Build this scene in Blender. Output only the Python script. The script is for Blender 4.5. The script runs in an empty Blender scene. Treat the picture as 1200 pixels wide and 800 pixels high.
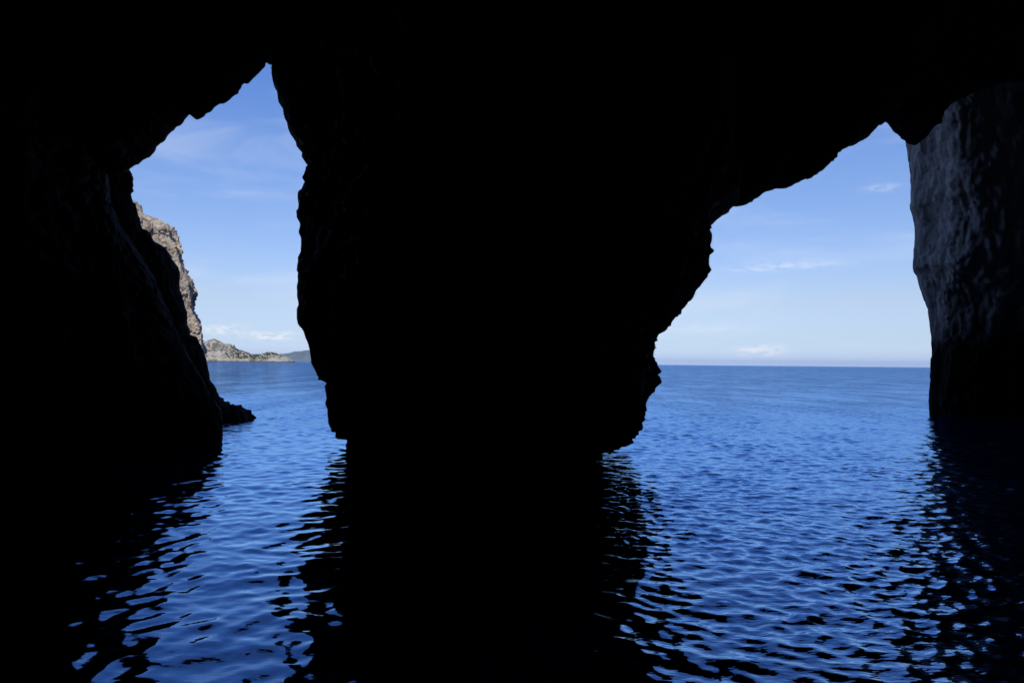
import bpy, math
import numpy as np
from mathutils import Matrix

# ------------------------------------------------------------------ camera
scene = bpy.context.scene
EYE = 2.0                       # metres above the water (standing in a small boat)
FOC = 800.0                     # focal length in pixels of the 1200 px wide photograph (24 mm)
roll = 6.0 / 630.0
pitch = math.atan(25.5 / FOC)
fwd = np.array([0, math.cos(pitch), math.sin(pitch)])
up0 = np.array([0, -math.sin(pitch), math.cos(pitch)])
rt0 = np.array([1.0, 0, 0])
rgt = rt0 * math.cos(roll) + up0 * math.sin(roll)
upv = up0 * math.cos(roll) - rt0 * math.sin(roll)
cam_data = bpy.data.cameras.new('camera')
cam_data.sensor_width = 36.0
cam_data.lens = 24.0
cam_data.clip_start = 0.05
cam_data.clip_end = 100000.0
cam = bpy.data.objects.new('camera', cam_data)
scene.collection.objects.link(cam)
M = Matrix.Identity(4)
for i in range(3):
    M[i][0] = rgt[i]; M[i][1] = upv[i]; M[i][2] = -fwd[i]
M[2][3] = EYE
cam.matrix_world = M
scene.camera = cam

# ------------------------------------------------------------------ exposure
scene.view_settings.view_transform = 'Standard'
scene.view_settings.look = 'None'
scene.view_settings.gamma = 1.0
scene.view_settings.exposure = 0.0
scene.cycles.max_bounces = 4
scene.cycles.diffuse_bounces = 2
scene.cycles.glossy_bounces = 3
scene.cycles.caustics_reflective = False
scene.cycles.caustics_refractive = False

# ------------------------------------------------------------------ sky and sun
SUN_AZ = math.radians(180)      # clockwise from the view direction: behind the camera
SUN_EL = math.radians(50)


class NB:
    """tiny node-building helper"""
    def __init__(self, tree):
        self.t = tree

    def n(self, typ, ins=None, **props):
        nd = self.t.nodes.new(typ)
        for k, v in props.items():
            setattr(nd, k, v)
        for k, v in (ins or {}).items():
            s = nd.inputs[k]
            if isinstance(v, bpy.types.NodeSocket):
                self.t.links.new(v, s)
            else:
                s.default_value = v
        return nd

    def m(self, op, a, b=0.0, c=0.0, clamp=False):
        nd = self.n('ShaderNodeMath', {0: a, 1: b, 2: c}, operation=op)
        nd.use_clamp = clamp
        return nd.outputs[0]

    def mix(self, fac, a, b, blend='MIX'):
        nd = self.n('ShaderNodeMix', {}, data_type='RGBA', blend_type=blend)
        for k, v in ((0, fac), (6, a), (7, b)):
            if isinstance(v, bpy.types.NodeSocket):
                self.t.links.new(v, nd.inputs[k])
            else:
                nd.inputs[k].default_value = v
        return nd.outputs[2]

    def ramp(self, fac, stops):
        nd = self.n('ShaderNodeValToRGB', {0: fac})
        cr = nd.color_ramp
        cr.elements[0].position, cr.elements[0].color = stops[0]
        cr.elements[1].position, cr.elements[1].color = stops[-1]
        for p, c in stops[1:-1]:
            cr.elements.new(p).color = c
        return nd.outputs[0]

    def maprange(self, v, a, b, c=0.0, d=1.0, smooth=True):
        nd = self.n('ShaderNodeMapRange', {0: v, 1: a, 2: b, 3: c, 4: d},
                    interpolation_type='SMOOTHSTEP' if smooth else 'LINEAR')
        return nd.outputs[0]


def pix_dir(px, py):
    d = fwd * FOC + rgt * (px - 600.0) - upv * (py - 400.0)
    return d / np.linalg.norm(d)


def at(px, py, Y):
    """point on the vertical plane at distance Y that lies along a photo pixel"""
    d = pix_dir(px, py)
    return np.array([d[0] / d[1] * Y, Y, EYE + d[2] / d[1] * Y])


world = bpy.data.worlds.new('World')
scene.world = world
world.use_nodes = True
wt = world.node_tree
wt.nodes.clear()
W = NB(wt)
sky = W.n('ShaderNodeTexSky', sky_type='NISHITA')
sky.sun_disc = False
sky.sun_elevation = SUN_EL
sky.sun_rotation = SUN_AZ
sky.altitude = 0
sky.air_density = 1.0
sky.dust_density = 0.0
sky.ozone_density = 6.0
gen = W.n('ShaderNodeTexCoord').outputs['Generated']
sep = W.n('ShaderNodeSeparateXYZ', {0: gen})
az = W.m('ARCTAN2', sep.outputs[0], sep.outputs[1])
el = W.m('ARCSINE', sep.outputs[2])
# sea haze takes the yellow out of the lowest sky, the clean air above it is a deeper blue
tint = W.ramp(W.m('DIVIDE', el, math.radians(40), clamp=True),
              [(0.0, (.60, .73, 1.38, 1)), (.018, (.60, .69, 1.06, 1)), (.05, (.66, .68, .88, 1)), (.125, (.93, .79, .83, 1)), (.2, (1.0, .88, .95, 1)), (.4, (.98, .97, 1.13, 1)), (.55, (.80, .92, 1.25, 1)), (1.0, (.75, .92, 1.28, 1))])
grade = W.mix(1.0, sky.outputs[0], tint, 'MULTIPLY')
# thin cirrus all over the sky and low cumulus puffs near the horizon
v1 = W.n('ShaderNodeCombineXYZ', {0: W.m('MULTIPLY', az, 3.0), 1: W.m('MULTIPLY', el, 12.0), 2: 3.7}).outputs[0]
n1 = W.n('ShaderNodeTexNoise', {'Vector': v1, 'Scale': 1.3, 'Detail': 7.0, 'Roughness': 0.55, 'Distortion': 0.6}).outputs[0]
cirrus = W.m('MULTIPLY', W.maprange(n1, 0.46, 0.78), 0.20)
v2 = W.n('ShaderNodeCombineXYZ', {0: W.m('MULTIPLY', az, 60.0), 1: W.m('MULTIPLY', el, 150.0), 2: 1.1}).outputs[0]
n2 = W.n('ShaderNodeTexNoise', {'Vector': v2, 'Scale': 1.0, 'Detail': 6.0, 'Roughness': 0.6}).outputs[0]
puffs = None
for (px, py, sx, sy, amp) in ((899, 411, 17, 6, 1.0), (872, 412, 14, 4, .7), (262, 386, 24, 5, .7), (318, 394, 20, 4, .85),
                              (343, 390, 12, 3, .5), (290, 393, 30, 4, .3), (925, 312, 58, 4.5, .26), (890, 315, 26, 3, .2),
                              (1033, 220, 15, 4, .22), (835, 385, 40, 8, .15)):
    d = pix_dir(px, py)
    a0, e0 = math.atan2(d[0], d[1]), math.asin(d[2])
    da = W.m('MULTIPLY', W.m('SUBTRACT', az, a0), FOC / sx)
    de = W.m('MULTIPLY', W.m('SUBTRACT', el, e0), FOC / sy)
    g = W.m('EXPONENT', W.m('MULTIPLY', W.m('ADD', W.m('MULTIPLY', da, da), W.m('MULTIPLY', de, de)), -1.0))
    s = W.m('MULTIPLY', g, amp)
    puffs = s if puffs is None else W.m('ADD', puffs, s)
puffs = W.m('MULTIPLY', W.m('MULTIPLY', puffs, W.maprange(n2, 0.36, 0.62)), 1.25)
cloud = W.m('ADD', cirrus, puffs, clamp=True)
CLOUD_COL = (6.9, 7.1, 7.7, 1)
skyc = W.mix(cloud, grade, CLOUD_COL)
bg = W.n('ShaderNodeBackground', {'Color': skyc, 'Strength': 0.135})
wo = W.n('ShaderNodeOutputWorld', {0: bg.outputs[0]})

sun_data = bpy.data.lights.new('sun', 'SUN')
sun_data.energy = 4.0
sun_data.angle = math.radians(0.5)
sun_data.color = (1.0, 0.95, 0.86)
sun = bpy.data.objects.new('sun', sun_data)
scene.collection.objects.link(sun)
S = np.array([math.sin(SUN_AZ) * math.cos(SUN_EL), math.cos(SUN_AZ) * math.cos(SUN_EL), math.sin(SUN_EL)])
from mathutils import Vector
sun.rotation_euler = Vector(S).to_track_quat('Z', 'Y').to_euler()
sun.location = (0, 0, 80)

# ------------------------------------------------------------------ numeric noise
rng = np.random.default_rng(7)
PERM = rng.permutation(256)
PERM = np.concatenate([PERM, PERM, PERM])
GRAD = rng.normal(size=(256, 3))
GRAD /= np.linalg.norm(GRAD, axis=1)[:, None]


def gnoise(p):
    i = np.floor(p).astype(np.int64)
    f = p - i
    u = f * f * f * (f * (f * 6 - 15) + 10)
    i &= 255
    out = np.zeros(len(p))
    for dx in (0, 1):
        wx = u[:, 0] if dx else 1 - u[:, 0]
        for dy in (0, 1):
            wy = u[:, 1] if dy else 1 - u[:, 1]
            for dz in (0, 1):
                wz = u[:, 2] if dz else 1 - u[:, 2]
                h = PERM[PERM[PERM[(i[:, 0] + dx) & 255] + ((i[:, 1] + dy) & 255)] + ((i[:, 2] + dz) & 255)]
                g = GRAD[h]
                out += wx * wy * wz * (g[:, 0] * (f[:, 0] - dx) + g[:, 1] * (f[:, 1] - dy) + g[:, 2] * (f[:, 2] - dz))
    return out


def fbm(p, scale, octs=4, gain=0.5, seed=0.0, ridged=False):
    out = np.zeros(len(p)); a = 1.0; s = scale
    for o in range(octs):
        v = gnoise(p * s + seed + 17.3 * o)
        out += a * ((0.19 - np.abs(v)) * 1.6 if ridged else v)
        a *= gain; s *= 2.07
    return out


def blocks(p, size, seed=0.0):
    """broken-rock facets: every point takes the random tilt of its nearest cell"""
    q = p / size + seed
    q = q + 0.35 * np.stack([gnoise(q * 1.3 + 5.1), gnoise(q * 1.3 + 9.7), gnoise(q * 1.3 + 2.3)], -1)
    b = np.floor(q).astype(np.int64)
    best = np.full(len(q), 9.0); out = np.zeros(len(q))
    for dx in (-1, 0, 1):
        for dy in (-1, 0, 1):
            for dz in (-1, 0, 1):
                c = (b + np.array([dx, dy, dz])) & 255
                h = PERM[PERM[PERM[c[:, 0]] + c[:, 1]] + c[:, 2]]
                off = q - (b + np.array([dx, dy, dz]) + 0.5 + 0.42 * GRAD[h])
                d = (off * off).sum(1)
                v = (h / 255.0 - 0.5) + 0.75 * (off * GRAD[(h * 7 + 13) & 255]).sum(1)
                m = d < best
                best = np.where(m, d, best); out = np.where(m, v, out)
    return out


# ------------------------------------------------------------------ mesh helpers
def link_mesh(name, verts, faces, mat, parent=None, smooth=True):
    me = bpy.data.meshes.new(name)
    verts = np.asarray(verts, dtype=np.float32); faces = np.asarray(faces, dtype=np.int32)
    k = faces.shape[1]
    me.vertices.add(len(verts)); me.vertices.foreach_set('co', verts.ravel())
    me.loops.add(faces.size); me.loops.foreach_set('vertex_index', faces.ravel())
    me.polygons.add(len(faces))
    me.polygons.foreach_set('loop_start', np.arange(0, faces.size, k, dtype=np.int32))
    me.polygons.foreach_set('loop_total', np.full(len(faces), k, dtype=np.int32))
    me.polygons.foreach_set('use_smooth', np.full(len(faces), smooth, dtype=bool))
    me.update(calc_edges=True); me.validate()
    me.materials.append(mat)
    o = bpy.data.objects.new(name, me)
    scene.collection.objects.link(o)
    if parent: o.parent = parent
    return o


def grid_faces(nr, nc, closed=False):
    c = np.arange(nc if closed else nc - 1)
    r = np.arange(nr - 1)[:, None]
    a = r * nc + c; b = r * nc + (c + 1) % nc
    return np.stack([a, b, b + nc, a + nc], -1).reshape(-1, 4)


def grid_normals(P, closed=False):
    du = np.gradient(P, axis=0)
    if closed:
        dv = np.roll(P, -1, 1) - np.roll(P, 1, 1)
    else:
        dv = np.gradient(P, axis=1)
    n = np.cross(dv, du)
    return n / (np.linalg.norm(n, axis=2, keepdims=True) + 1e-9)


def catmull(C, n, closed=False, tension=0.5):
    """C (rows,K,dim) control points for every row -> (rows,n,dim), same parameter on every row"""
    K = C.shape[1]
    if closed:
        t = np.linspace(0, K, n, endpoint=False)
    else:
        # parameter spaced by the mean chord length so dense where control points are far apart
        ch = np.linalg.norm(np.diff(C, axis=1), axis=2).mean(0)
        cum = np.concatenate([[0], np.cumsum(ch)])
        t = np.interp(np.linspace(0, cum[-1], n), cum, np.arange(K))
        t = np.clip(t, 0, K - 1 - 1e-6)
    if closed:
        ch = np.linalg.norm(np.roll(C, -1, 1) - C, axis=2).mean(0)
        cum = np.concatenate([[0], np.cumsum(ch)])
        t = np.interp(np.linspace(0, cum[-1], n, endpoint=False), cum, np.arange(K + 1))
    i = np.floor(t).astype(int); f = (t - i)[None, :, None]
    ix = (lambda j: j % K) if closed else (lambda j: np.clip(j, 0, K - 1))
    p0, p1, p2, p3 = C[:, ix(i - 1)], C[:, ix(i)], C[:, ix(i + 1)], C[:, ix(i + 2)]
    m1, m2 = (p2 - p0) * tension * 0.7, (p3 - p1) * tension * 0.7
    return ((2 * f ** 3 - 3 * f ** 2 + 1) * p1 + (f ** 3 - 2 * f ** 2 + f) * m1 +
            (-2 * f ** 3 + 3 * f ** 2) * p2 + (f ** 3 - f ** 2) * m2)


def catmull_dense(C, n, k):
    """open curve whose samples crowd round control point k"""
    Q = catmull(C, 3000)
    mid = len(C) // 3
    q = Q[mid]
    ch = np.linalg.norm(np.diff(q, axis=0), axis=1)
    w = ch / (np.linalg.norm(q[1:] - C[mid, k], axis=1) + 1.1)
    cum = np.concatenate([[0], np.cumsum(w)])
    ii = np.round(np.interp(np.linspace(0, cum[-1], n), cum, np.arange(3000))).astype(int)
    return Q[:, ii]


def outline(pts, Y):
    """traced pixels -> (Z ascending, X) at distance Y"""
    W_ = np.array([at(px, py, Y) for px, py in pts])
    o = np.argsort(W_[:, 2])
    return W_[o, 2], W_[o, 0]


def rough(P, closed, amps, seed=0.0, weight=None, stretch=1.0):
    """push a grid surface along its normals with rock noise; amps = [(metres, frequency, octaves, ridged)]"""
    N = grid_normals(P, closed)
    for ax in (0, 1):                                  # blurred normals, so sharp ribs do not throw out spikes
        acc = N.copy()
        for k in range(1, 5):
            for sg in (k, -k):
                r_ = np.roll(N, sg, ax)
                if not (closed and ax == 1):
                    sl_ = [slice(None)] * 3; sl_[ax] = slice(0, k) if sg > 0 else slice(-k, None)
                    r_[tuple(sl_)] = N[tuple(sl_)]
                acc += r_
        N = acc / (np.linalg.norm(acc, axis=2, keepdims=True) + 1e-9)
    q = P.reshape(-1, 3) * np.array([1.0, 1.0, stretch])
    d = np.zeros(len(q))
    for a, fr, oc, rd in amps:
        d += a * (blocks(q, 1.0 / fr, seed) if rd == 'blocks' else fbm(q, fr, oc, 0.52, seed + fr * 3.1, rd))
    d = d.reshape(P.shape[:2])
    if weight is not None: d = d * weight
    return P + N * d[..., None]


def tag(o, label=None, category=None, kind=None, group=None):
    if label: o['label'] = label
    if category: o['category'] = category
    if kind: o['kind'] = kind
    if group: o['group'] = group
    return o


# ------------------------------------------------------------------ materials
def new_mat(name):
    m = bpy.data.materials.new(name); m.use_nodes = True
    m.node_tree.nodes.clear()
    return m, NB(m.node_tree)


def rock_material(name, light, dark, scale, tide=None, tide_col=(0.012, 0.011, 0.010, 1), veg=None, bump=0.06, rough_=0.85, streak=0.0, stretch=1.0, spec=0.12):
    m, B = new_mat(name)
    geo = B.n('ShaderNodeNewGeometry')
    pos = geo.outputs['Position']
    if stretch != 1.0:
        grain = B.n('ShaderNodeMapping', {'Vector': pos, 'Rotation': (0.0, 0.12, 0.0), 'Scale': (1.0, 1.0, stretch)}).outputs[0]
    else:
        grain = pos
    n1 = B.n('ShaderNodeTexNoise', {'Vector': grain, 'Scale': scale, 'Detail': 5.0, 'Roughness': 0.62}).outputs[0]
    n2 = B.n('ShaderNodeTexNoise', {'Vector': grain, 'Scale': scale * 5.3, 'Detail': 3.0, 'Roughness': 0.7}).outputs[0]
    vo = B.n('ShaderNodeTexVoronoi', {'Vector': grain, 'Scale': scale * 3.0, 'Randomness': 1.0}, feature='DISTANCE_TO_EDGE').outputs[0]
    f = B.m('ADD', B.m('MULTIPLY', n1, 0.65), B.m('MULTIPLY', n2, 0.35))
    mid = tuple((a * .55 + b * .45) for a, b in zip(light, dark))
    col = B.ramp(f, [(0.36, dark), (0.5, mid), (0.64, light)])
    if streak:
        mp = B.n('ShaderNodeMapping', {'Vector': pos, 'Scale': (2.2, 2.2, 0.16)}).outputs[0]
        n3 = B.n('ShaderNodeTexNoise', {'Vector': mp, 'Scale': 1.0, 'Detail': 6.0, 'Roughness': 0.65}).outputs[0]
        col = B.mix(B.m('MULTIPLY', B.maprange(n3, 0.45, 0.66), streak), col, (dark[0] * .5, dark[1] * .5, dark[2] * .52, 1))
    if veg:
        n4 = B.n('ShaderNodeTexNoise', {'Vector': pos, 'Scale': veg[1], 'Detail': 7.0, 'Roughness': 0.7}).outputs[0]
        col = B.mix(B.m('MULTIPLY', B.maprange(n4, veg[2], veg[2] + 0.07), 0.85), col, veg[0])
    if tide is not None:
        z = B.n('ShaderNodeSeparateXYZ', {0: pos}).outputs[2]
        zz = B.m('ADD', z, B.m('MULTIPLY', B.m('SUBTRACT', n1, 0.5), tide * 1.6))
        col = B.mix(B.maprange(zz, tide * 0.55, tide * 1.25, 1.0, 0.0), col, tide_col)
    h = B.m('ADD', B.m('MULTIPLY', n2, 0.6), B.m('MULTIPLY', B.m('MINIMUM', vo, 0.25), 1.2))
    h = B.m('ADD', h, n1)
    bp = B.n('ShaderNodeBump', {'Strength': 0.8, 'Distance': bump, 'Height': h}).outputs[0]
    bs = B.n('ShaderNodeBsdfPrincipled', {'Base Color': col, 'Roughness': rough_, 'Normal': bp, 'Specular IOR Level': spec})
    B.n('ShaderNodeOutputMaterial', {0: bs.outputs[0]})
    return m


mat_cave = rock_material('cave_limestone', (0.40, 0.375, 0.35, 1), (0.15, 0.14, 0.135, 1), 0.9, tide=2.4, streak=0.5, bump=0.05, stretch=0.6)
mat_right = rock_material('pale_cave_limestone', (0.58, 0.55, 0.52, 1), (0.30, 0.285, 0.28, 1), 0.9, tide=4.6, streak=0.6, bump=0.05, stretch=0.3)
mat_dark = rock_material('wet_shaded_rock', (0.024, 0.023, 0.023, 1), (0.009, 0.009, 0.009, 1), 1.2, tide=1.6, streak=0.3, bump=0.04, spec=0.05)  # wet rock, its colour taken down to near black to deepen the shade
mat_cliff = rock_material('sunlit_limestone', (0.54, 0.45, 0.35, 1), (0.17, 0.145, 0.115, 1), 0.55, tide=1.2, tide_col=(0.05, 0.045, 0.04, 1),
                          veg=((0.07, 0.075, 0.035, 1), 0.35, 0.60), bump=0.25, streak=0.35)
mat_island = rock_material('island_limestone', (0.44, 0.39, 0.33, 1), (0.16, 0.15, 0.12, 1), 0.09, tide=1.6, tide_col=(0.09, 0.075, 0.06, 1),
                           veg=((0.075, 0.085, 0.05, 1), 0.05, 0.53), bump=1.2)
mat_scrub = rock_material('scrub_leaves', (0.06, 0.075, 0.035, 1), (0.025, 0.035, 0.018, 1), 0.4, bump=0.5)
mat_far = rock_material('far_hills', (0.13, 0.15, 0.15, 1), (0.05, 0.07, 0.07, 1), 0.006, bump=6.0)

# ------------------------------------------------------------------ the sea: one sheet to the horizon
def sea_material():
    m, B = new_mat('sea_water')
    geo = B.n('ShaderNodeNewGeometry')
    pos = geo.outputs['Position']
    sp = B.n('ShaderNodeSeparateXYZ', {0: pos})
    y = sp.outputs[1]
    # chop too small for the mesh: it is rougher out at sea than in the shelter of the cave
    mp = B.n('ShaderNodeMapping', {'Vector': pos, 'Rotation': (0, 0, 0.12), 'Scale': (0.75, 1.5, 1.0)}).outputs[0]
    w1 = B.n('ShaderNodeTexNoise', {'Vector': mp, 'Scale': 2.6, 'Detail': 4.0, 'Roughness': 0.55}).outputs[0]
    w2 = B.n('ShaderNodeTexNoise', {'Vector': mp, 'Scale': 0.55, 'Detail': 4.0, 'Roughness': 0.55}).outputs[0]
    w3 = B.n('ShaderNodeTexNoise', {'Vector': mp, 'Scale': 0.05, 'Detail': 5.0, 'Roughness': 0.6}).outputs[0]
    open_ = B.maprange(y, 14.0, 45.0)
    # gusts roughen the open water in drifting patches
    mg = B.n('ShaderNodeMapping', {'Vector': pos, 'Rotation': (0, 0, 0.3), 'Scale': (0.30, 0.11, 1.0)}).outputs[0]
    gu = B.n('ShaderNodeTexNoise', {'Vector': mg, 'Scale': 1.0, 'Detail': 5.0, 'Roughness': 0.62}).outputs[0]
    open_ = B.m('MULTIPLY', open_, B.maprange(gu, 0.36, 0.66, 0.25, 2.4))
    h = B.m('MULTIPLY', w1, B.m('ADD', B.m('MULTIPLY', open_, 0.06), B.maprange(sp.outputs[0], -2.0, 3.0, 0.006, 0.014)))
    h = B.m('ADD', h, B.m('MULTIPLY', w2, B.m('MULTIPLY', B.maprange(y, 25.0, 90.0, 0.0, 0.55), B.maprange(gu, 0.36, 0.66, 0.6, 1.5))))
    w4 = B.n('ShaderNodeTexNoise', {'Vector': mp, 'Scale': 6.5, 'Detail': 2.0, 'Roughness': 0.5}).outputs[0]
    h = B.m('ADD', h, B.m('MULTIPLY', w4, B.maprange(sp.outputs[0], -2.0, 3.5, 0.001, 0.012)))
    h = B.m('ADD', h, B.m('MULTIPLY', w3, B.maprange(y, 100.0, 400.0, 0.0, 3.0)))
    bp = B.n('ShaderNodeBump', {'Strength': 1.0, 'Distance': 1.0, 'Height': h}).outputs[0]
    # teal underwater glow at the foot of the pillar, painted into the body colour
    dx = B.m('SUBTRACT', sp.outputs[0], TEAL_GLOW[0]); dy = B.m('SUBTRACT', y, TEAL_GLOW[1])
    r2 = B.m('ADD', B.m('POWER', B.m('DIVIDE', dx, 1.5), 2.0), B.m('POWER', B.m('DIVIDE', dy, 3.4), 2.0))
    glow_mask = B.m('EXPONENT', B.m('MULTIPLY', r2, -1.0))
    body = B.mix(glow_mask, (0.004, 0.02, 0.065, 1), (0.2, 0.62, 0.70, 1))
    dif = B.n('ShaderNodeBsdfDiffuse', {'Color': body, 'Normal': bp})
    gl = B.n('ShaderNodeBsdfGlossy', {'Color': (0.42, 0.67, 1.0, 1), 'Roughness': 0.055, 'Normal': bp})
    fr = B.n('ShaderNodeFresnel', {'IOR': 1.5, 'Normal': bp}).outputs[0]
    fr = B.m('MINIMUM', B.m('ADD', B.m('MULTIPLY', fr, 1.6), 0.11), 0.82)
    mx = B.n('ShaderNodeMixShader', {0: fr, 1: dif.outputs[0], 2: gl.outputs[0]})
    B.n('ShaderNodeOutputMaterial', {0: mx.outputs[0]})
    return m


TEAL_GLOW = at(742, 531, 15.9)


def build_sea():
    half = math.radians(54)
    NF = 640
    fine = np.linspace(-half, half, NF)
    rest = np.linspace(half, 2 * math.pi - half, 90)[1:-1]
    th = np.concatenate([fine, rest])
    dth = np.concatenate([np.full(NF, fine[1] - fine[0]), np.full(len(rest), rest[1] - rest[0])])
    r = [1.3]
    while r[-1] < 3.4: r.append(r[-1] * 1.02)
    while r[-1] < 45: r.append(r[-1] * 1.0038)
    while r[-1] < 170: r.append(r[-1] * 1.009)
    while r[-1] < 45000: r.append(r[-1] * 1.05)
    r = np.array(r)
    dr = np.gradient(r)
    X = r[:, None] * np.sin(th); Y = r[:, None] * np.cos(th)
    space = np.maximum(dr[:, None] * 0.8, r[:, None] * dth)
    Z = np.zeros_like(X)
    live = r < 170
    Xl, Yl, Sl = X[live], Y[live], space[live]
    # shelter: calmer in the left-hand arm and beside the walls, livelier towards the open sea
    shelter = 0.85 + 0.35 * np.clip((Yl - 6) / 22, 0, 1)
    # wind chop comes in through the wide right-hand opening and fades in the calm left arm
    chop = np.clip(0.30 + 0.8 * np.clip((Xl + 0.5) / 3.0, 0, 1) + 0.8 * np.clip((Yl - 14) / 12, 0, 1), 0, 1)
    g = np.random.default_rng(21)
    Zl = np.zeros_like(Xl); Dx = np.zeros_like(Xl); Dy = np.zeros_like(Xl)
    wx = Xl + 0.25 * np.sin(Yl * 0.31 + 1.0) + 0.12 * np.sin(Xl * 0.9 + Yl * 0.5)
    wy = Yl + 0.25 * np.sin(Xl * 0.37 + 2.0) + 0.12 * np.sin(Yl * 0.8 - Xl * 0.6)
    # gusts: the chop comes in patches
    pq = np.stack([Xl.ravel() * 0.45, Yl.ravel() * 0.3, np.zeros(Xl.size)], -1)
    gust = (1.0 + 1.1 * gnoise(pq + 3.3) + 0.6 * gnoise(pq * 2.7 + 8.1)).reshape(Xl.shape)
    sets = [(np.exp(np.linspace(math.log(0.22), math.log(2.2), 60)), 1.15, 0.0262, 0.34, shelter * (1 - 0.50 * chop)),
            (np.exp(np.linspace(math.log(0.11), math.log(0.55), 64)), 0.85, 0.0285, 0.26, chop * gust)]
    for lam, spread, s0, peak, weight in sets:
        for L in lam:
            k = 2 * math.pi / L
            a = g.normal(0, spread)                     # about the shoreward direction
            d = np.array([math.sin(a), -math.cos(a)])
            amp = s0 * (1.0 if L < peak else (peak / L) ** 0.9) * g.uniform(0.6, 1.4) / k
            fil = np.clip((L / Sl - 2.2) / 1.6, 0, 1) * weight * amp
            ph = k * (wx * d[0] + wy * d[1]) + g.uniform(0, 6.28)
            Zl += fil * np.sin(ph)
            c = fil * np.cos(ph) * 0.8
            Dx += c * d[0]; Dy += c * d[1]
    Z[live] = Zl
    X[live] += Dx; Y[live] += Dy
    fade = np.clip((170 - r) / 60, 0, 1)
    Z *= fade[:, None]
    P = np.stack([X, Y, Z], -1)
    nr, nc = X.shape
    V = np.concatenate([P.reshape(-1, 3), [[0, 0, 0]]])
    F = grid_faces(nr, nc, True)
    c = nr * nc
    j = np.arange(nc)
    # small inner ring right under the boat
    ring = P[0] * np.array([0.02, 0.02, 0.2])
    base = len(V)
    V = np.concatenate([V[:-1], ring])
    base -= 1
    Fq = np.stack([base + j, base + (j + 1) % nc, (j + 1) % nc, j], -1)
    F = np.concatenate([F, Fq])
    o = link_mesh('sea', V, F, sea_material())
    return tag(o, kind='structure')


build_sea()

# ------------------------------------------------------------------ traced outlines (photo pixels)
LEFT_WALL = [(257, 530), (257, 519), (257.6, 508), (257, 496), (253, 480), (244, 462), (232, 440), (216, 410), (203, 385), (190, 350), (176, 320), (156, 290), (138, 260), (128, 235),
             (126, 222), (125, 205), (120, 190), (110, 120), (110, 0)]
LEFT_SLOPE = [(262, 500), (259, 485), (258, 475), (254, 462), (251.5, 455), (245, 445), (242, 430), (239, 420), (236, 410), (234, 405),
             (230, 394.5), (222.5, 393), (222, 386), (219, 380), (219, 365), (215, 352.5), (211, 340), (210.5, 322.5), (207.5, 312.5),
             (200, 300), (194, 291), (182, 286), (176, 275), (167, 272.5), (165, 265), (163, 256), (154, 250), (151, 244), (145, 241),
             (141, 235), (137, 222), (134, 212), (130, 203), (120, 190), (120, 120), (120, 60)]
PILLAR_LEFT = [(405, 540), (405, 521), (405, 508), (403, 501), (397, 497), (385, 495), (385, 482), (383, 473), (383.7, 464.5), (382, 456), (382.6, 443),
               (379, 440.5), (373, 439), (365, 427), (364, 418), (362.5, 407.5), (359, 397.5), (355, 386), (350, 380), (349.5, 360),
               (348, 345), (350, 327.5), (349, 316), (349.5, 306), (353, 295), (354, 282), (352, 272.5), (354, 264), (349, 255),
               (351, 244), (350.5, 230), (356, 221), (359, 215), (360, 205), (363, 200), (361, 192.5), (355, 184), (355, 177.5),
               (351, 169), (340, 151), (337, 141), (333, 135), (331, 121), (326, 118), (324.5, 102.5), (320.5, 99), (319, 91),
               (319, 84), (321, 75), (323, 58), (320, 50), (290, 34), (280, 0)]
PILLAR_RIGHT = [(640, 545), (645, 531), (668, 528.5), (680, 526), (695, 524.5), (707, 521), (714.5, 514), (723.5, 511), (735.5, 505), (744.5, 502), (749, 490),
                (755, 482.5), (756.5, 467.5), (764, 451), (767.6, 439), (767.6, 421), (764, 415), (766, 404.5), (767, 391), (776, 388),
                (782, 379), (797, 362.5), (809, 349), (812, 340), (827, 324), (828.5, 312), (825.5, 300), (830, 282), (831.5, 267),
                (835, 258.6), (837.5, 255), (848.6, 249), (851, 243), (866, 230), (870, 100), (870, 0)]
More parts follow.
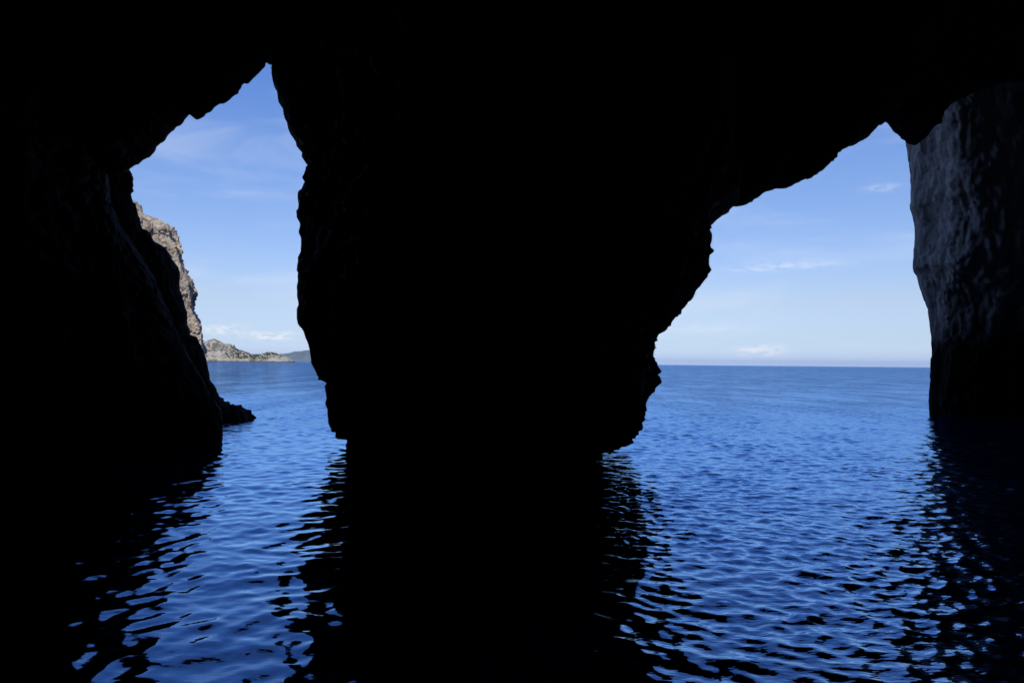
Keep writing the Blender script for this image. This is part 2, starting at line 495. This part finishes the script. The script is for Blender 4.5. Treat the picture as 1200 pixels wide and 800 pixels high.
# the overhang above the pillar's foot leans in towards the boat
OVERHANG = [(0, 10.2), (255, 10.2), (330, 10.8), (388, 12.8), (420, 14.6), (450, 15.6), (560, 15.6)]
RIGHT_WALL = [(1094, 500), (1089, 484), (1087.5, 470), (1090, 445), (1092, 420), (1092, 395), (1087.5, 362), (1079, 339), (1074.5, 324), (1069.4, 315),
              (1069.4, 306), (1071.5, 288), (1072, 270), (1069.4, 253.5), (1066, 244.5), (1067, 234), (1067.6, 207), (1065.5, 192),
              (1063.4, 175.5), (1060, 160), (1060, 60)]
CEILING = [(-700, 205, 16.5), (100, 205, 16.5), (138, 204, 16.5), (147, 203, 16.5), (151, 199, 16.5), (158, 195, 16.5), (166, 186, 16.5), (174, 183, 16.5), (181, 176, 16.5),
           (187.5, 169, 16.5), (192.5, 164, 16.5), (202.5, 150, 16.5), (214, 144, 16.5), (219, 136, 16.5), (223, 135, 16.5),
           (226, 137.5, 16.5), (231, 140.5, 16.5), (237.5, 138, 16.5), (241, 133, 16.5), (249, 130, 16.5), (252.5, 126, 16.5),
           (266, 118, 16.5), (270, 112.5, 16.5), (276, 110, 16.5), (278, 105, 16.5), (282.5, 101, 16.5), (285, 98, 16.5), (291, 98.5, 16.5),
           (299, 90, 16.5), (308.5, 80, 16.5), (311, 66, 16.5), (313, 50, 16.5), (322, 46, 16.5), (330, 70, 16.5), (420, 90, 15), (700, 90, 11.5),
           (790, 150, 10.7), (835, 247, 10.8), (837.5, 252, 10.8), (848.6, 248, 11.0), (851, 243, 11.0), (872, 239.4, 11.3), (884, 232.5, 11.5), (893, 225.6, 11.7),
           (908, 220.5, 12.0), (920, 219.6, 12.2), (929, 215.4, 12.4), (945.5, 207, 12.8), (962, 201, 13.2), (965, 195, 13.3), (967, 183.6, 13.4),
           (977, 179.4, 13.8), (986, 174, 14.2), (998, 169.5, 15.0), (1004, 167.4, 15.6), (1019, 156, 18.5), (1022, 148.5, 19.0), (1023.5, 140.4, 19.4),
           (1026.5, 141, 20.2), (1030, 144, 21.0), (1034, 143.4, 21.8), (1036.4, 140.4, 22.4), (1043, 148.5, 23.6), (1050.5, 157.5, 23.8),
           (1058, 163.5, 24.1), (1064, 169, 24.4), (1071, 170, 24.5), (1080, 163, 24.5), (1090, 146, 24.5), (1110, 124, 24), (1160, 100, 23.5), (1250, 90, 23), (1900, 90, 22)]

ROCK = [(0.34, 0.55, 4, True), (0.10, 2.6, 4, True), (0.05, 7.0, 3, False)]
FINE = [(0.07, 1.7, 3, True), (0.16, 1.5, 0, 'blocks'), (0.09, 3.6, 0, 'blocks'), (0.05, 6.0, 3, False)]


def silhouette_weight(C, n, closed, idx, sharp):
    """1 away from the traced edge, small on it, so the outline stays where the photo has it"""
    K = C.shape[1]
    w = np.ones((1, K, 1)); w[0, idx, 0] = 0.0
    return catmull(np.repeat(w, 2, 0), n, closed)[0, :, 0]


def build_pillar():
    zs = np.arange(-1.6, 14.0, 0.042)
    YL = 16.4
    zl, xl = outline(PILLAR_LEFT, YL)
    oh = np.array(OVERHANG)
    R = np.array([at(a, b, np.interp(b, oh[:, 0], oh[:, 1])) for a, b in PILLAR_RIGHT])
    R = R[np.argsort(R[:, 2])]
    XL = np.interp(zs, zl, xl); XR = np.interp(zs, R[:, 2], R[:, 0]); YR = np.interp(zs, R[:, 2], R[:, 1])
    mid = (XL + XR) / 2
    one = np.ones_like(zs)
    pts = [(XL * (13.3 / YL) * 0.86, 13.3 * one), (mid * 0.8, np.minimum(12.0, YR - 3.8)), (XR * ((YR - 3.4) / YR) - 0.42, YR - 3.4), (XR * ((YR - 1.5) / YR) - 0.14, YR - 1.5),
           (XR, YR * one), (XR - 0.1, YR + 1.0), (XR - 0.7, YR + 3.0), (mid, 21.0 * one), (XL + 0.5, 19.5 * one), (XL + 0.05, 17.6 * one), (XL, YL * one), (XL * (15 / YL) * 0.95, 15.0 * one)]
    C = np.stack([np.stack([x, y, zs], -1) for x, y in pts], 1)
    n = 420
    # build with straight z: interpolate only x,y
    P = catmull(C, n, True)
    w = np.ones((1, len(pts), 1)); w[0, [4, 10], 0] = 0.15
    # distance based weight: fade the big lumps near the two traced edges
    d = np.minimum(np.linalg.norm(P[..., :2] - np.stack([XL, YL * one], -1)[:, None], axis=2),
                   np.linalg.norm(P[..., :2] - np.stack([XR, YR * one], -1)[:, None], axis=2))
    wt_ = np.clip(d / 1.4, 0.0, 1.0)
    P2 = rough(P, True, ROCK, 3.0, wt_)
    P2 = rough(P2, True, FINE, 9.0, 0.6 * np.clip(d / 0.9, np.where(zs > 8.0, 0.12, 0.45)[:, None], 1))
    o = link_mesh('rock_pillar', P2.reshape(-1, 3), grid_faces(len(zs), n, True), mat_cave)
    return tag(o, 'massive black rock pillar standing in the water between the two cave openings', 'rock pillar')


def build_side(name, pts, Y, inner, outer, zmax, seed, mat, corner=None, stretch=1.0):
    zs = np.arange(-1.6, zmax, 0.05)
    zl, xl = outline(pts, Y)
    XE = np.interp(zs, zl, xl)
    one = np.ones_like(zs)
    cols = [(a * one, b * one) for a, b in inner] + (corner(zs, XE) if corner else []) + [(XE, Y * one)] + [((XE + a) if rel else a * one, b * one) for a, b, rel in outer]
    C = np.stack([np.stack([x, y, zs], -1) for x, y in cols], 1)
    # resample denser near the edge
    K = len(cols); e = len(inner)
    n = 440
    P = catmull_dense(C, n, e + (4 if corner else 0))
    d = np.linalg.norm(P[..., :2] - np.stack([XE, Y * one], -1)[:, None], axis=2)
    wt_ = np.clip(d / 1.5, 0.0, 1.0)
    P2 = rough(P, False, ROCK, seed, wt_ * 1.2, stretch)
    P2 = rough(P2, False, FINE, seed + 5, 0.7 * np.clip(d / 0.9, 0.35, 1), stretch)
    o = link_mesh(name, P2.reshape(-1, 3), grid_faces(len(zs), n), mat)
    return tag(o, kind='structure')


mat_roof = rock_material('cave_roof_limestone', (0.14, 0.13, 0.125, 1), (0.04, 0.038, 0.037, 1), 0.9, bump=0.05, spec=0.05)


def build_ceiling():
    c = np.array(CEILING)
    px = np.concatenate([np.arange(-700, 100, 14.0), np.arange(100, 340, 1.6), np.arange(340, 780, 8.0), np.arange(780, 1110, 1.5), np.arange(1110, 1900, 14.0)])
    py = np.interp(px, c[:, 0], c[:, 1]); dd = np.interp(px, c[:, 0], c[:, 2])
    L = np.array([at(a, b, d) for a, b, d in zip(px, py, dd)])
    x, d, z = L[:, 0], L[:, 1], L[:, 2]
    one = np.ones_like(x)
    top = np.maximum(z + 2.6, 11.6)
    prof = [(-17.5 * one, -1.6 * one), (-17 * one, 4 * one), (-13 * one, 9 * one), (-4 * one, 11.6 * one), (0.45 * d, 12.2 * one), (d - 5.0, top), (d - 2.6, z + 1.7),
            (d - 1.0, z + 0.38), (d, z), (d + 0.7, z + 1.15), (d + 1.8, z + 3.3), (d + 3, z + 8), (d + 5, 26 * one), (d + 12, 31 * one), (0 * one, 36 * one), (-20 * one, 30 * one), (-23 * one, -1.6 * one)]
    C = np.stack([np.stack([x, y, zz], -1) for y, zz in prof], 1)
    # rows = profile must be dense near the lip
    K = len(prof)
    t = np.concatenate([np.linspace(0, 5, 90, endpoint=False), np.linspace(5, 7, 60, endpoint=False), np.linspace(7, 9, 60, endpoint=False),
                        np.linspace(9, 11, 40, endpoint=False), np.linspace(11, K - 1, 60)])
    i = np.clip(np.floor(t).astype(int), 0, K - 2); f = (t - i)[None, :, None]
    ix = lambda j: np.clip(j, 0, K - 1)
    p0, p1, p2, p3 = C[:, ix(i - 1)], C[:, ix(i)], C[:, ix(i + 1)], C[:, ix(i + 2)]
    m1, m2 = (p2 - p0) * 0.3, (p3 - p1) * 0.3
    P = (2 * f ** 3 - 3 * f ** 2 + 1) * p1 + (f ** 3 - 2 * f ** 2 + f) * m1 + (-2 * f ** 3 + 3 * f ** 2) * p2 + (f ** 3 - f ** 2) * m2
    dist = np.linalg.norm(P - L[:, None], axis=2)
    wt_ = np.clip(dist / 1.6, 0.0, 1.0)
    P2 = rough(P, False, ROCK, 31.0, wt_ * 1.3)
    P2 = rough(P2, False, FINE, 37.0, 0.6 * np.clip(dist / 0.9, np.where((px > 285) & (px < 340), 0.1, 0.4)[:, None], 1))
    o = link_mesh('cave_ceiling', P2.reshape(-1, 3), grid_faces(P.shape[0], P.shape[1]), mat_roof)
    return tag(o, kind='structure')


build_ceiling()
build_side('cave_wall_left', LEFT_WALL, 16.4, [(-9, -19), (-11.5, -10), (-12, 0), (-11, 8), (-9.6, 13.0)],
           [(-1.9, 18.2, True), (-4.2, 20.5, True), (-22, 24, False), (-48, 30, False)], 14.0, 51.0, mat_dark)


def right_corner(zs, XE):
    # low down the wall turns sharply into an added recess, shaped to fall dark; higher up it runs on towards the boat
    t = np.clip((zs - 4.6) / 2.2, 0, 1); t = t * t * (3 - 2 * t)
    yc = 28.1 - 1.35 * t
    xc = XE + 0.05 + 0.3 * t
    return [(xc + 4.5 - 0.5 * t, yc - 1.6 + 0.5 * t), (xc + 0.9, yc - 0.35), (xc, yc + 0.25), ((xc + XE) / 2, (yc + 29.6) / 2 + 0.1)]


build_side('cave_wall_right', RIGHT_WALL, 29.6, [(12, -19), (15, -10), (19, 4), (23, 15), (24, 22)],
           [(2.4, 31.4, True), (6.5, 34, True), (60, 45, False)], 17.0, 71.0, mat_right, right_corner, 0.4)
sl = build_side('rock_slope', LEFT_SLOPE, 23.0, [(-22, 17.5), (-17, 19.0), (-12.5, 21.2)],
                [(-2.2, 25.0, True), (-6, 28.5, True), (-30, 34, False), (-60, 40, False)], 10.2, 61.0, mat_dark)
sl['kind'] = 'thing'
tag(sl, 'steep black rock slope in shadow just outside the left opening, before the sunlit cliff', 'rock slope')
build_pillar()


def build_ledge():
    """low broken rocks at the waterline beyond the left wall"""
    top = [(236, 452), (246, 456), (252, 459), (259, 464), (263, 469), (269, 471), (271.5, 470), (273, 475), (277.5, 474.5), (284, 474.5), (288, 479), (294, 481.5), (296, 487), (298, 494)]
    Y = 23.0
    Wp = np.array([at(a - 8, b, Y) for a, b in top])
    xs = np.linspace(Wp[0, 0], Wp[-1, 0], 150)
    ht = np.interp(xs, Wp[:, 0], Wp[:, 2])
    v = np.linspace(-1, 1, 70)
    prof = np.clip(1 - np.abs(v) ** 2.6, 0, 1)
    P = np.zeros((len(xs), len(v), 3))
    P[..., 0] = xs[:, None]
    P[..., 1] = Y + v[None] * 1.3 + 0.1
    P[..., 2] = -0.6 + (ht[:, None] + 0.6) * prof[None]
    P = rough(P, False, [(0.16, 2.2, 4, True), (0.06, 6.0, 3, False)], 91.0, np.full(P.shape[:2], 0.8) * (1 - 0.6 * (np.abs(v)[None] < 0.25)))
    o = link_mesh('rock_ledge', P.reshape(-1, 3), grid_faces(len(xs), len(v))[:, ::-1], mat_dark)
    tag(o, 'low jagged dark rock ledge jutting into the water below the sunlit cliff', 'rock')


build_ledge()

# ------------------------------------------------------------------ sunlit cliff outside
def build_cliff():
    Y = 70.0
    edge = [(232, 455), (238, 428), (240, 412), (239, 400), (238, 380), (232.5, 370), (230, 360), (228, 342.5), (224, 331), (219, 320), (212.5, 302.5), (211, 290),
            (206, 279), (202.5, 267.5), (199, 260), (189, 256), (180, 252.8), (173, 252), (169, 250), (164.5, 245), (161, 236), (157.5, 232), (150, 228), (130, 226), (80, 222)]
    zl, xl = outline(edge, Y)
    zs = np.concatenate([np.arange(-1.5, zl.max(), 0.13)])
    XE = np.interp(zs, zl, xl) - 0.5
    one = np.ones_like(zs)
    cols = [(-110 * one, 58 * one), (XE - 18 - 0.4 * zs, 60 * one), (XE - 7, 64.5 * one), (XE - 2.2, 67.6 * one), (XE, Y * one), (XE - 1.5, 74 * one), (XE - 9, 86 * one), (-130 * one, 95 * one)]
    C = np.stack([np.stack([x, y, zs], -1) for x, y in cols], 1)
    t = np.concatenate([np.linspace(0, 1, 30, endpoint=False), np.linspace(1, 5, 330, endpoint=False), np.linspace(5, 7, 50)])
    K = len(cols)
    i = np.clip(np.floor(t).astype(int), 0, K - 2); f = (t - i)[None, :, None]
    P = C[:, i] * (1 - f) + C[:, i + 1] * f
    dist = np.linalg.norm(P[..., :2] - np.stack([XE, Y * one], -1)[:, None], axis=2)
    wt_ = 0.4 + 0.6 * np.clip(dist / 5, 0, 1)
    P = rough(P, False, [(0.9, 0.16, 3, True), (0.4, 0.22, 0, 'blocks'), (0.4, 0.6, 0, 'blocks'), (0.3, 1.4, 0, 'blocks'), (0.16, 2.0, 3, False)], 111.0, wt_)
    V = P.reshape(-1, 3)
    o = link_mesh('sea_cliff', V, grid_faces(P.shape[0], P.shape[1]), mat_cliff, smooth=False)
    tag(o, 'sunlit pale beige limestone cliff rising steeply behind the dark left cave wall', 'cliff')


build_cliff()


def ridge(name, prof, Y, depth, mat, nx, amps, seed):
    Wp = np.array([at(a, b, Y) for a, b in prof])
    xs = np.linspace(Wp[0, 0], Wp[-1, 0], nx)
    ht = np.interp(xs, Wp[:, 0], Wp[:, 2])
    v = np.linspace(-1, 1, 90)
    shape = np.clip(1 - np.abs(v) ** 1.35, 0, 1) ** 0.8
    P = np.zeros((nx, 90, 3))
    P[..., 0] = xs[:, None]; P[..., 1] = Y + v[None] * depth * (0.35 + 0.65 * ht[:, None] / ht.max()); P[..., 2] = -3 + (ht[:, None] + 3) * shape[None]
    P = rough(P[:, ::-1], False, amps, seed, np.clip(shape, 0.1, 1)[None] * np.clip(ht / ht.max() * 2, 0.25, 1)[:, None])
    o = link_mesh(name, P.reshape(-1, 3), grid_faces(nx, 90), mat)
    return o, P


isl, IP = ridge('island', [(160, 416), (200, 409), (225, 405), (239.6, 403), (245, 400.6), (251.5, 399.4), (259, 401), (263, 404), (273, 407), (282, 411.4), (292.7, 414.7), (302, 415.7), (310, 414.3),
                           (321, 413.3), (327, 415.9), (336, 417.4), (341, 420.7), (344, 423.5)], 1300.0, 60.0, mat_island, 330,
                [(5.0, 0.022, 3, True), (3.6, 0.035, 0, 'blocks'), (2.4, 0.1, 0, 'blocks'), (0.9, 0.35, 3, False)], 131.0)
tag(isl, 'low rocky grey island with scattered scrub on the horizon beyond the left opening', 'island')


def build_scrub():
    g = np.random.default_rng(5)
    q = IP[:, 40:82].reshape(-1, 3)
    q = q[q[:, 2] > 6]
    dens = fbm(q, 0.012, 3, 0.5, 3.0)
    q = q[dens > -0.02]
    q = q[g.choice(len(q), 1100, replace=False)]
    oc = np.array([[1, 0, 0], [0, 1, 0], [-1, 0, 0], [0, -1, 0], [0, 0, 1], [0, 0, -1], [.7, .7, .55], [-.7, .7, .55], [-.7, -.7, .55], [.7, -.7, .55]])
    fa = np.array([[4, 9, 6], [4, 6, 7], [4, 7, 8], [4, 8, 9], [0, 1, 6], [1, 2, 7], [2, 3, 8], [3, 0, 9], [6, 9, 0], [7, 6, 1], [8, 7, 2], [9, 8, 3], [5, 1, 0], [5, 2, 1], [5, 3, 2], [5, 0, 3]])
    V = []; F = []
    for k, p in enumerate(q):
        s = g.uniform(0.7, 1.9) * np.array([1, 1, 0.75])
        V.append(p + oc * s * g.uniform(0.75, 1.25, (10, 1)))
        F.append(fa + 10 * k)
    o = link_mesh('scrub', np.concatenate(V), np.concatenate(F), mat_scrub, isl, smooth=False)
    o['kind'] = 'stuff'


build_scrub()
hl, _ = ridge('headland', [(300, 421), (323, 415.4), (340, 413.8), (351, 411.6), (362, 410.2), (380, 408), (420, 410), (470, 415), (500, 422)], 16000.0, 1100.0, mat_far, 200,
              [(40.0, 0.002, 4, True), (12.0, 0.009, 3, False)], 151.0)
tag(hl, 'hazy blue headland far off on the horizon to the right of the rocky island', 'headland')

# ------------------------------------------------------------------ sea haze: a shallow layer of even air over everything
def build_haze():
    B_, T_ = -4.5, 320.0
    r = 46000.0
    V = [(-r, -r, B_), (r, -r, B_), (r, r, B_), (-r, r, B_), (-r, -r, T_), (r, -r, T_), (r, r, T_), (-r, r, T_)]
    F = [(0, 3, 2, 1), (4, 5, 6, 7), (0, 1, 5, 4), (1, 2, 6, 5), (2, 3, 7, 6), (3, 0, 4, 7)]
    m, B = new_mat('sea_haze')
    v = B.n('ShaderNodeVolumePrincipled', {'Color': (0.60, 0.80, 1.0, 1), 'Density': 2.2e-5, 'Anisotropy': 0.1})
    o_ = B.n('ShaderNodeOutputMaterial'); m.node_tree.links.new(v.outputs[0], o_.inputs['Volume'])
    o = link_mesh('haze', V, F, m, smooth=False)
    tag(o, kind='stuff')


build_haze()
